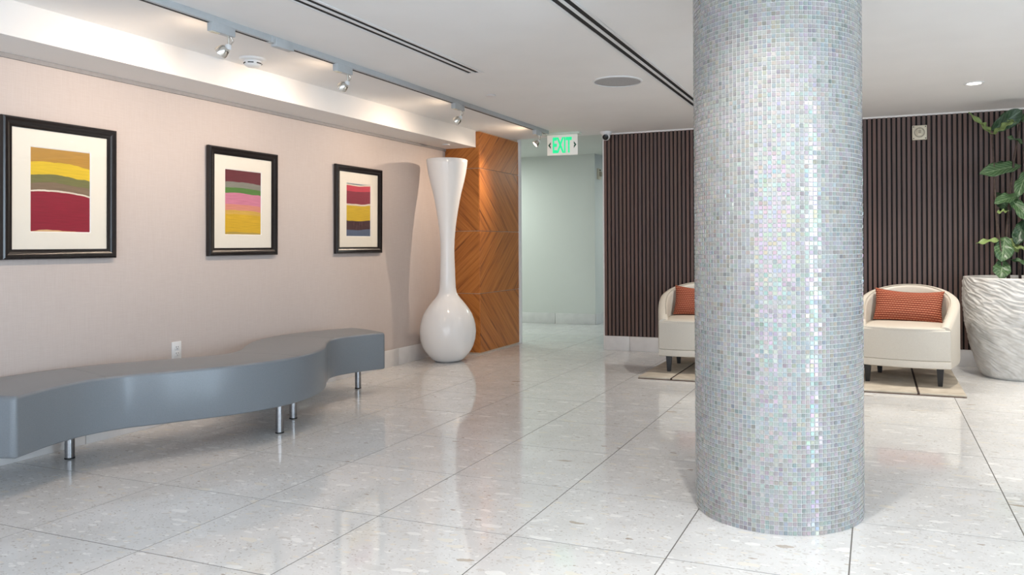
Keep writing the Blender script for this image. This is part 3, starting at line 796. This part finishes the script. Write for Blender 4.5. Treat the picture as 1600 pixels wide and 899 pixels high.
# ---------------------------------------------------------------- tub chairs
def tub_path(inset, n=30, front=-.315):
    """barrel-shaped plan line from right arm front round the back to left arm front"""
    pts = []
    for i in range(10):
        y = front + (.04 - front) * i / 10; pts.append((.385 - .048 * ((.04 - y) / .375) ** 1.7 - inset, y))
    for i in range(n + 1):
        a = PI * i / n; pts.append(((.385 - inset) * math.cos(a), .04 + (.335 - inset) * math.sin(a)))
    for i in range(9, -1, -1):
        y = front + (.04 - front) * i / 10; pts.append((-(.385 - .048 * ((.04 - y) / .375) ** 1.7 - inset), y))
    return pts
def make_chair(loc, rz, label):
    root = tag(empty('tub_chair', loc, rz), label, 'armchair', 'cream tub chairs before the slat wall')
    outer, inner = tub_path(0), tub_path(.082)
    n = len(outer)
    def top(i):
        y = max(0, (outer[i][1] + .315) / .69)
        return .478 + .292 * y ** .86
    z0 = .168; vs, fs = [], []
    m = 12
    for i in range(n):
        (xo, yo), (xi, yi) = outer[i], inner[i]; zt_ = top(i)
        xm, ym = (xo + xi) / 2, (yo + yi) / 2
        ring = [(xo * .985, yo * .985, z0), (xo, yo, z0 + .03), (xo, yo, zt_ - .03)]
        for t_ in (30, 60, 90, 120, 150): 
            a = math.radians(t_); k = math.cos(a)
            ring.append((xm + (xo - xm) * k, ym + (yo - ym) * k, zt_ - .03 + .03 * math.sin(a)))
        ring += [(xi, yi, zt_ - .03), (xi, yi, .42), (xi, yi, .20), (xi, yi, z0)]
        vs += ring; m = len(ring)
    for i in range(n - 1):
        for k in range(m): fs.append((i * m + k, i * m + (k + 1) % m, (i + 1) * m + (k + 1) % m, (i + 1) * m + k))
    fs.append(tuple(range(m))); fs.append(tuple(range((n - 1) * m, n * m)))
    bm = bmesh.new(); bv = [bm.verts.new(v) for v in vs]
    for f in fs: bm.faces.new([bv[i] for i in f])
    sh = new_obj('back_shell', bm_mesh('back_shell', bm, M['leather'], True, .9), root)
    pi_ = [(inner[i][0] * 1.05, inner[i][1] * 1.05 if inner[i][1] > 0 else inner[i][1], top(i) - .004) for i in range(2, n - 2)]
    new_obj('piping', tube_me('piping', pi_, .003, M['piping'], 6), sh)
    # seat: D-shaped block with bowed front and softly domed top
    def seat_outline(grow=0.0):
        pts = []
        W_ = .300 + grow
        for i in range(13):
            u = -1 + 2 * i / 12; pts.append((u * W_, -.318 - grow - .052 * (1 - u * u)))
        for i in range(1, 18):
            a = PI * i / 18; pts.append((W_ * math.cos(a), .0 + (.283 + grow) * math.sin(a)))
        return pts
    def extrude(name, outl, zs, mt):
        vs, fs = [], []; n_ = len(outl)
        for (z_, s_) in zs:
            for (a, b) in outl: vs.append((a * s_, (b + .02) * s_ - .02, z_))
        for i in range(len(zs) - 1):
            for k in range(n_): fs.append((i * n_ + k, i * n_ + (k + 1) % n_, (i + 1) * n_ + (k + 1) % n_, (i + 1) * n_ + k))
        fs.append(tuple(reversed(range(n_)))); fs.append(tuple(range((len(zs) - 1) * n_, len(zs) * n_)))
        bm = bmesh.new(); bv = [bm.verts.new(v) for v in vs]
        for f in fs: bm.faces.new([bv[i] for i in f])
        return new_obj(name, bm_mesh(name, bm, mt, True, .7), root)
    fp = [(-.337 + .674 * i / 24, -.322 - .052 * (1 - (-1 + i / 12) ** 2)) for i in range(25)] + [(.337, -.26), (-.337, -.26)]
    extrude('front_panel', fp, [(.219, .985), (.224, .998), (.430, 1.0), (.447, .995), (.452, .98)], M['leather'])
    extrude('seat_cushion', seat_outline(.004), [(.30, .985), (.44, .99), (.452, 1.004), (.463, .995), (.470, .96), (.476, .80), (.480, .5), (.481, .1)], M['leather'])
    def rail_outline():
        pts = [(u / 12 * .345, -.326 - .052 * (1 - (u / 12) ** 2)) for u in range(-12, 13)]
        for i in range(1, 22):
            a = PI * i / 22; pts.append((.384 * math.cos(a), .04 + .333 * math.sin(a)))
        return pts
    extrude('base_rail', rail_outline(), [(.162, .975), (.166, .99), (.213, .992), (.218, .985)], M['leather'])
    lp = lathe_me('leg', [(.021, RUGZ), (.0225, RUGZ + .004), (.036, .170)], M['leg_black'], 4, False)
    for (a, b) in ((-.262, -.255), (.262, -.255), (-.235, .215), (.235, .215)):
        l = new_obj('leg', lp, root, (a, b, 0)); l.rotation_euler = (0, 0, PI / 4)
    return root
CHL = ((-1.445, 6.72, 0), math.radians(7)); CHR = ((.225, 6.72, 0), math.radians(-8))
make_chair(*CHL, 'cream leather tub chair standing at the hallway end of the rug')
make_chair(*CHR, 'cream leather tub chair beside the textured white planter')
def pillow(ch, dx, rz, label):
    (cx, cy, _), r = ch
    nu, nv = 48, 46
    W_, H_ = .265, .138
    vs, fs = [], []
    for side in (1, -1):
        for j in range(nv + 1):
            for i in range(nu + 1):
                u, v = -1 + 2 * i / nu, -1 + 2 * j / nv
                px_ = W_ * u * (1 - .07 * (1 - u * u) * 0 - .06 * (1 - v * v) * abs(u) ** 2)
                pz_ = H_ * v * (1 - (.20 if v > 0 else .07) * (1 - u * u) * abs(v))
                th = .062 * ((1 - u ** 4) * (1 - v ** 4)) ** .55
                th += .0028 * math.sin((v + 1) * 7.5 * 2 * PI) * min(1, th / .02)
                vs.append((px_, -side * th, pz_))
    n_ = (nu + 1) * (nv + 1)
    for s_ in (0, 1):
        for j in range(nv):
            for i in range(nu):
                a = s_ * n_ + j * (nu + 1) + i; q = (a, a + 1, a + nu + 2, a + nu + 1)
                fs.append(q if s_ == 0 else q[::-1])
    me = mesh_of('lumbar_pillow', vs, fs, M['pillow'], True)
    uv = me.uv_layers.new(name='UVMap')
    for lp in me.loops:
        k = lp.vertex_index % n_; uv.data[lp.index].uv = ((k % (nu + 1)) / nu, (k // (nu + 1)) / nv)
    bm = bmesh.new(); bm.from_mesh(me); bmesh.ops.remove_doubles(bm, verts=bm.verts[:], dist=1e-5); bm.to_mesh(me); bm.free()
    o = new_obj('lumbar_pillow', me)
    R = Matrix.Rotation(r, 4, 'Z')
    p = Vector((cx, cy, 0)) + (R @ Vector((dx, .115, 0)))
    o.matrix_world = Matrix.Translation((p.x, p.y, .602)) @ Matrix.Rotation(r + rz, 4, 'Z') @ Matrix.Rotation(math.radians(-16), 4, 'X') @ Matrix.Rotation(math.radians(2.5), 4, 'Y')
    tag(o, label, 'pillow', 'rust lumbar pillows on the tub chairs')
pillow(CHL, .0, 0, 'rust orange knitted lumbar pillow on the chair at the hallway end')
pillow(CHR, .0, math.radians(2), 'rust orange knitted lumbar pillow on the chair beside the planter')

# ---------------------------------------------------------------- planter and fiddle-leaf fig
PLX, PLY, RIMZ = 1.085, 7.235, .829
pot = tag(empty('planter', (PLX, PLY, 0)), 'large white planter with rough diagonally carved surface', 'planter')
nseg, nz_ = 280, 170
vs, fs = [], []
def rad(z):
    t_ = z / RIMZ
    pts = [(0, .250), (.03, .272), (.12, .300), (.3, .348), (.5, .384), (.7, .402), (.85, .404), (1, .398)]
    for (a, ra), (b, rb) in zip(pts, pts[1:]):
        if a <= t_ <= b: 
            s_ = (t_ - a) / (b - a); return ra + (rb - ra) * s_
    return pts[-1][1]
for j in range(nz_ + 1):
    z = RIMZ * j / nz_; r0 = rad(z)
    for i in range(nseg):
        a = 2 * PI * i / nseg
        cx_, sx_ = math.cos(a), math.sin(a)
        # diagonal gouges sloping down around the pot, broken up by lumps
        warp = noise.noise(Vector((cx_ * 3, sx_ * 3, z * 6))) * .02
        t1 = (z + a * .17 + warp) * 46
        g1 = noise.noise(Vector((cx_ * 2.6, sx_ * 2.6, t1)))
        g2 = noise.noise(Vector((cx_ * 7 + 5, sx_ * 7, t1 * 1.7)))
        gnoise = -abs(g1) * .020 - abs(g2) * .008 + .008 + noise.noise(Vector((cx_ * 4, sx_ * 4, z * 9))) * .006
        gnoise += noise.noise(Vector((cx_ * 30, sx_ * 30, z * 70))) * .0016
        k = min(1, z / .03) * min(1, (RIMZ - z) / .012)
        rr = r0 + gnoise * k
        vs.append((rr * math.cos(a), rr * math.sin(a), z))
for j in range(nz_):
    for i in range(nseg):
        i2 = (i + 1) % nseg; fs.append((j * nseg + i, j * nseg + i2, (j + 1) * nseg + i2, (j + 1) * nseg + i))
top0 = nz_ * nseg
for (rr, z) in ((.375, RIMZ + .001), (.368, RIMZ - .02), (.360, RIMZ - .12)):
    k = len(vs); vs += [(rr * math.cos(2 * PI * i / nseg), rr * math.sin(2 * PI * i / nseg), z) for i in range(nseg)]
    for i in range(nseg): i2 = (i + 1) % nseg; fs.append((top0 + i, top0 + i2, k + i2, k + i))
    top0 = k
fs.append(tuple(range(top0, top0 + nseg))); fs.append(tuple(reversed(range(nseg))))
new_obj('pot', mesh_of('pot', vs, fs, M['stone'], True), pot)
new_obj('soil', lathe_me('soil', [(.358, RIMZ - .075), (.30, RIMZ - .06), (.15, RIMZ - .052), (.002, RIMZ - .05)], M['soil'], 40), pot)

fig = tag(empty('fiddle_leaf_fig', (PLX, PLY, RIMZ - .06)), 'fiddle-leaf fig with large glossy green leaves growing in the white planter', 'plant')
def L(px_, py_, dy=0.0): return Vector(((px_ - 1587) * .00467 - dy * 0, dy, (433 - py_) * .00532 + .06))
def stem(pts, rads): new_obj('stem', tube_me('stem', [L(*p) for p in pts], rads, M['bark'], 8), fig)
stem([(1574, 446), (1573, 400), (1572, 360), (1577, 310), (1583, 255), (1592, 200), (1594, 188)], [.014, .013, .0125, .011, .009, .007, .005])
stem([(1562, 446, -.06), (1558, 400, -.06), (1554, 340, -.05), (1551, 270, -.05), (1548, 208, -.05)], [.010, .009, .008, .007, .006])
stem([(1561, 446, -.1), (1560, 400, -.12), (1556, 366, -.12), (1552, 332, -.12)], [.006, .006, .005, .004])
stem([(1593, 446, .02), (1592, 410, .02), (1598, 340, .04), (1606, 260, .05), (1612, 200, .05)], [.011, .010, .009, .008, .006])
stem([(1612, 446, -.06), (1616, 380, -.08), (1622, 300, -.1), (1626, 215, -.1)], [.011, .010, .009, .006])
def leaf(base, tip, width, mt, face=(0, -1, .25), curl=.12, wav=.012, seed=0):
    r_ = random.Random(seed)
    B, Tp = base, tip; ax = Tp - B; Ln = ax.length; ax.normalize()
    nrm = Vector(face); nrm = (nrm - ax * nrm.dot(ax)).normalized(); side = ax.cross(nrm)
    nu, nv = 8, 14; vs, fs = [], []
    # short stalk, then obovate, fiddle-shaped blade
    for j in range(nv + 1):
        v = j / nv
        wv = (math.sin(PI * min(1, v ** .85)) ** .62) * (.62 + .38 * v) if 0 < v < 1 else 0.0
        wv *= 1 - .16 * math.exp(-((v - .38) / .12) ** 2)
        wv = max(wv, .02)
        for i in range(nu + 1):
            u = -1 + 2 * i / nu
            p = B + ax * (Ln * v) + side * (u * wv * width / 2)
            p += nrm * (-curl * Ln * (v - .35) ** 2 + abs(u) * wv * width * .16 + wav * math.sin(v * 15 + u * 2 + seed) * abs(u) * 1.0)
            vs.append(p)
    for j in range(nv):
        for i in range(nu):
            a = j * (nu + 1) + i; fs.append((a, a + 1, a + nu + 2, a + nu + 1))
    n_ = len(vs)
    # give the blade thickness
    vs += [p - nrm * .0012 for p in vs]
    fs2 = fs + [tuple(q + n_ for q in f[::-1]) for f in fs]
    rim = [i for i in range(nu + 1)] + [j * (nu + 1) + nu for j in range(1, nv + 1)] + [nv * (nu + 1) + i for i in range(nu - 1, -1, -1)] + [j * (nu + 1) for j in range(nv - 1, 0, -1)]
    for a, b in zip(rim, rim[1:] + rim[:1]): fs2.append((b, a, a + n_, b + n_))
    me = mesh_of('leaf', vs, fs2, mt, True); uv = me.uv_layers.new(name='UVMap')
    for lp in me.loops:
        k = lp.vertex_index % n_; uv.data[lp.index].uv = ((k % (nu + 1)) / nu, (k // (nu + 1)) / nv)
    new_obj('leaf', me, fig)
D_, G_, Y_ = M['leaf_dark'], M['leaf_mid'], M['leaf_young']
LV = [((1547, 204, -.05), (1594, 176, -.10), 34, D_, (.2, -1, -.1)), ((1549, 209, -.06), (1576, 194, -.16), 15, Y_, (0, -.8, .6)), ((1548, 209, -.06), (1528, 194, -.18), 17, Y_, (0, -.8, .6)),
      ((1546, 208, -.05), (1512, 171, -.02), 9, Y_, (.3, -1, .3)), ((1594, 194, 0), (1570, 190, -.15), 10, Y_, (0, -.6, .8)), ((1594, 190, 0), (1622, 176, -.1), 20, G_, (0, -1, .3)),
      ((1608, 229, .04), (1572, 214, -.08), 13, G_, (0, -.7, .7)), ((1622, 236, -.1), (1593, 238, -.2), 15, G_, (0, -1, .2)),
      ((1596, 258, .03), (1527, 271, -.12), 30, G_, (.1, -.9, .45)), ((1594, 262, .04), (1546, 256, .02), 20, D_, (0, -.7, .7)), ((1604, 268, .0), (1585, 308, -.12), 25, G_, (-.2, -1, .2)),
      ((1592, 306, .0), (1550, 316, -.12), 24, G_, (.1, -.8, .6)), ((1576, 309, -.02), (1608, 350, -.14), 26, G_, (.1, -1, .3)), ((1600, 344, .02), (1584, 382, -.08), 27, D_, (-.2, -1, .1)),
      ((1563, 375, -.10), (1519, 379, -.16), 13, Y_, (0, -.6, .8)), ((1567, 370, -.06), (1559, 408, -.16), 36, G_, (.1, -1, .2)), ((1577, 384, -.02), (1606, 393, -.16), 10, Y_, (0, -.6, .8)),
      ((1564, 407, -.08), (1555, 434, -.20), 32, G_, (0, -1, .35)), ((1576, 405, -.02), (1608, 413, -.16), 12, G_, (0, -.7, .7)), ((1552, 333, -.12), (1574, 329, -.06), 9, Y_, (0, -.6, .8)),
      ((1590, 395, .02), (1578, 372, .03), 18, Y_, (0, -1, .2)),
      ((1612, 205, .05), (1650, 190, .0), 30, D_, (0, -1, .3)), ((1622, 250, -.1), (1665, 262, -.12), 34, G_, (0, -1, .4)), ((1624, 290, -.1), (1664, 318, -.14), 34, G_, (0, -1, .4)),
      ((1618, 340, -.08), (1652, 372, -.12), 32, D_, (0, -1, .3)), ((1618, 360, -.08), (1600, 400, -.2), 30, G_, (0, -1, .3)), ((1614, 410, -.06), (1650, 424, -.1), 26, G_, (0, -1, .4)),
      ((1626, 216, -.1), (1640, 176, -.14), 28, G_, (0, -1, .2)), ((1606, 262, .05), (1640, 232, .2), 30, D_, (.2, 1, .3)), ((1577, 330, .0), (1560, 300, .18), 28, D_, (0, .9, .4)), ((1598, 350, .04), (1630, 340, .25), 30, D_, (0, .9, .4))]
for k, (b, t_, wd, mt, fc) in enumerate(LV): leaf(L(*b), L(*t_), wd * .0054, mt, fc, seed=k)
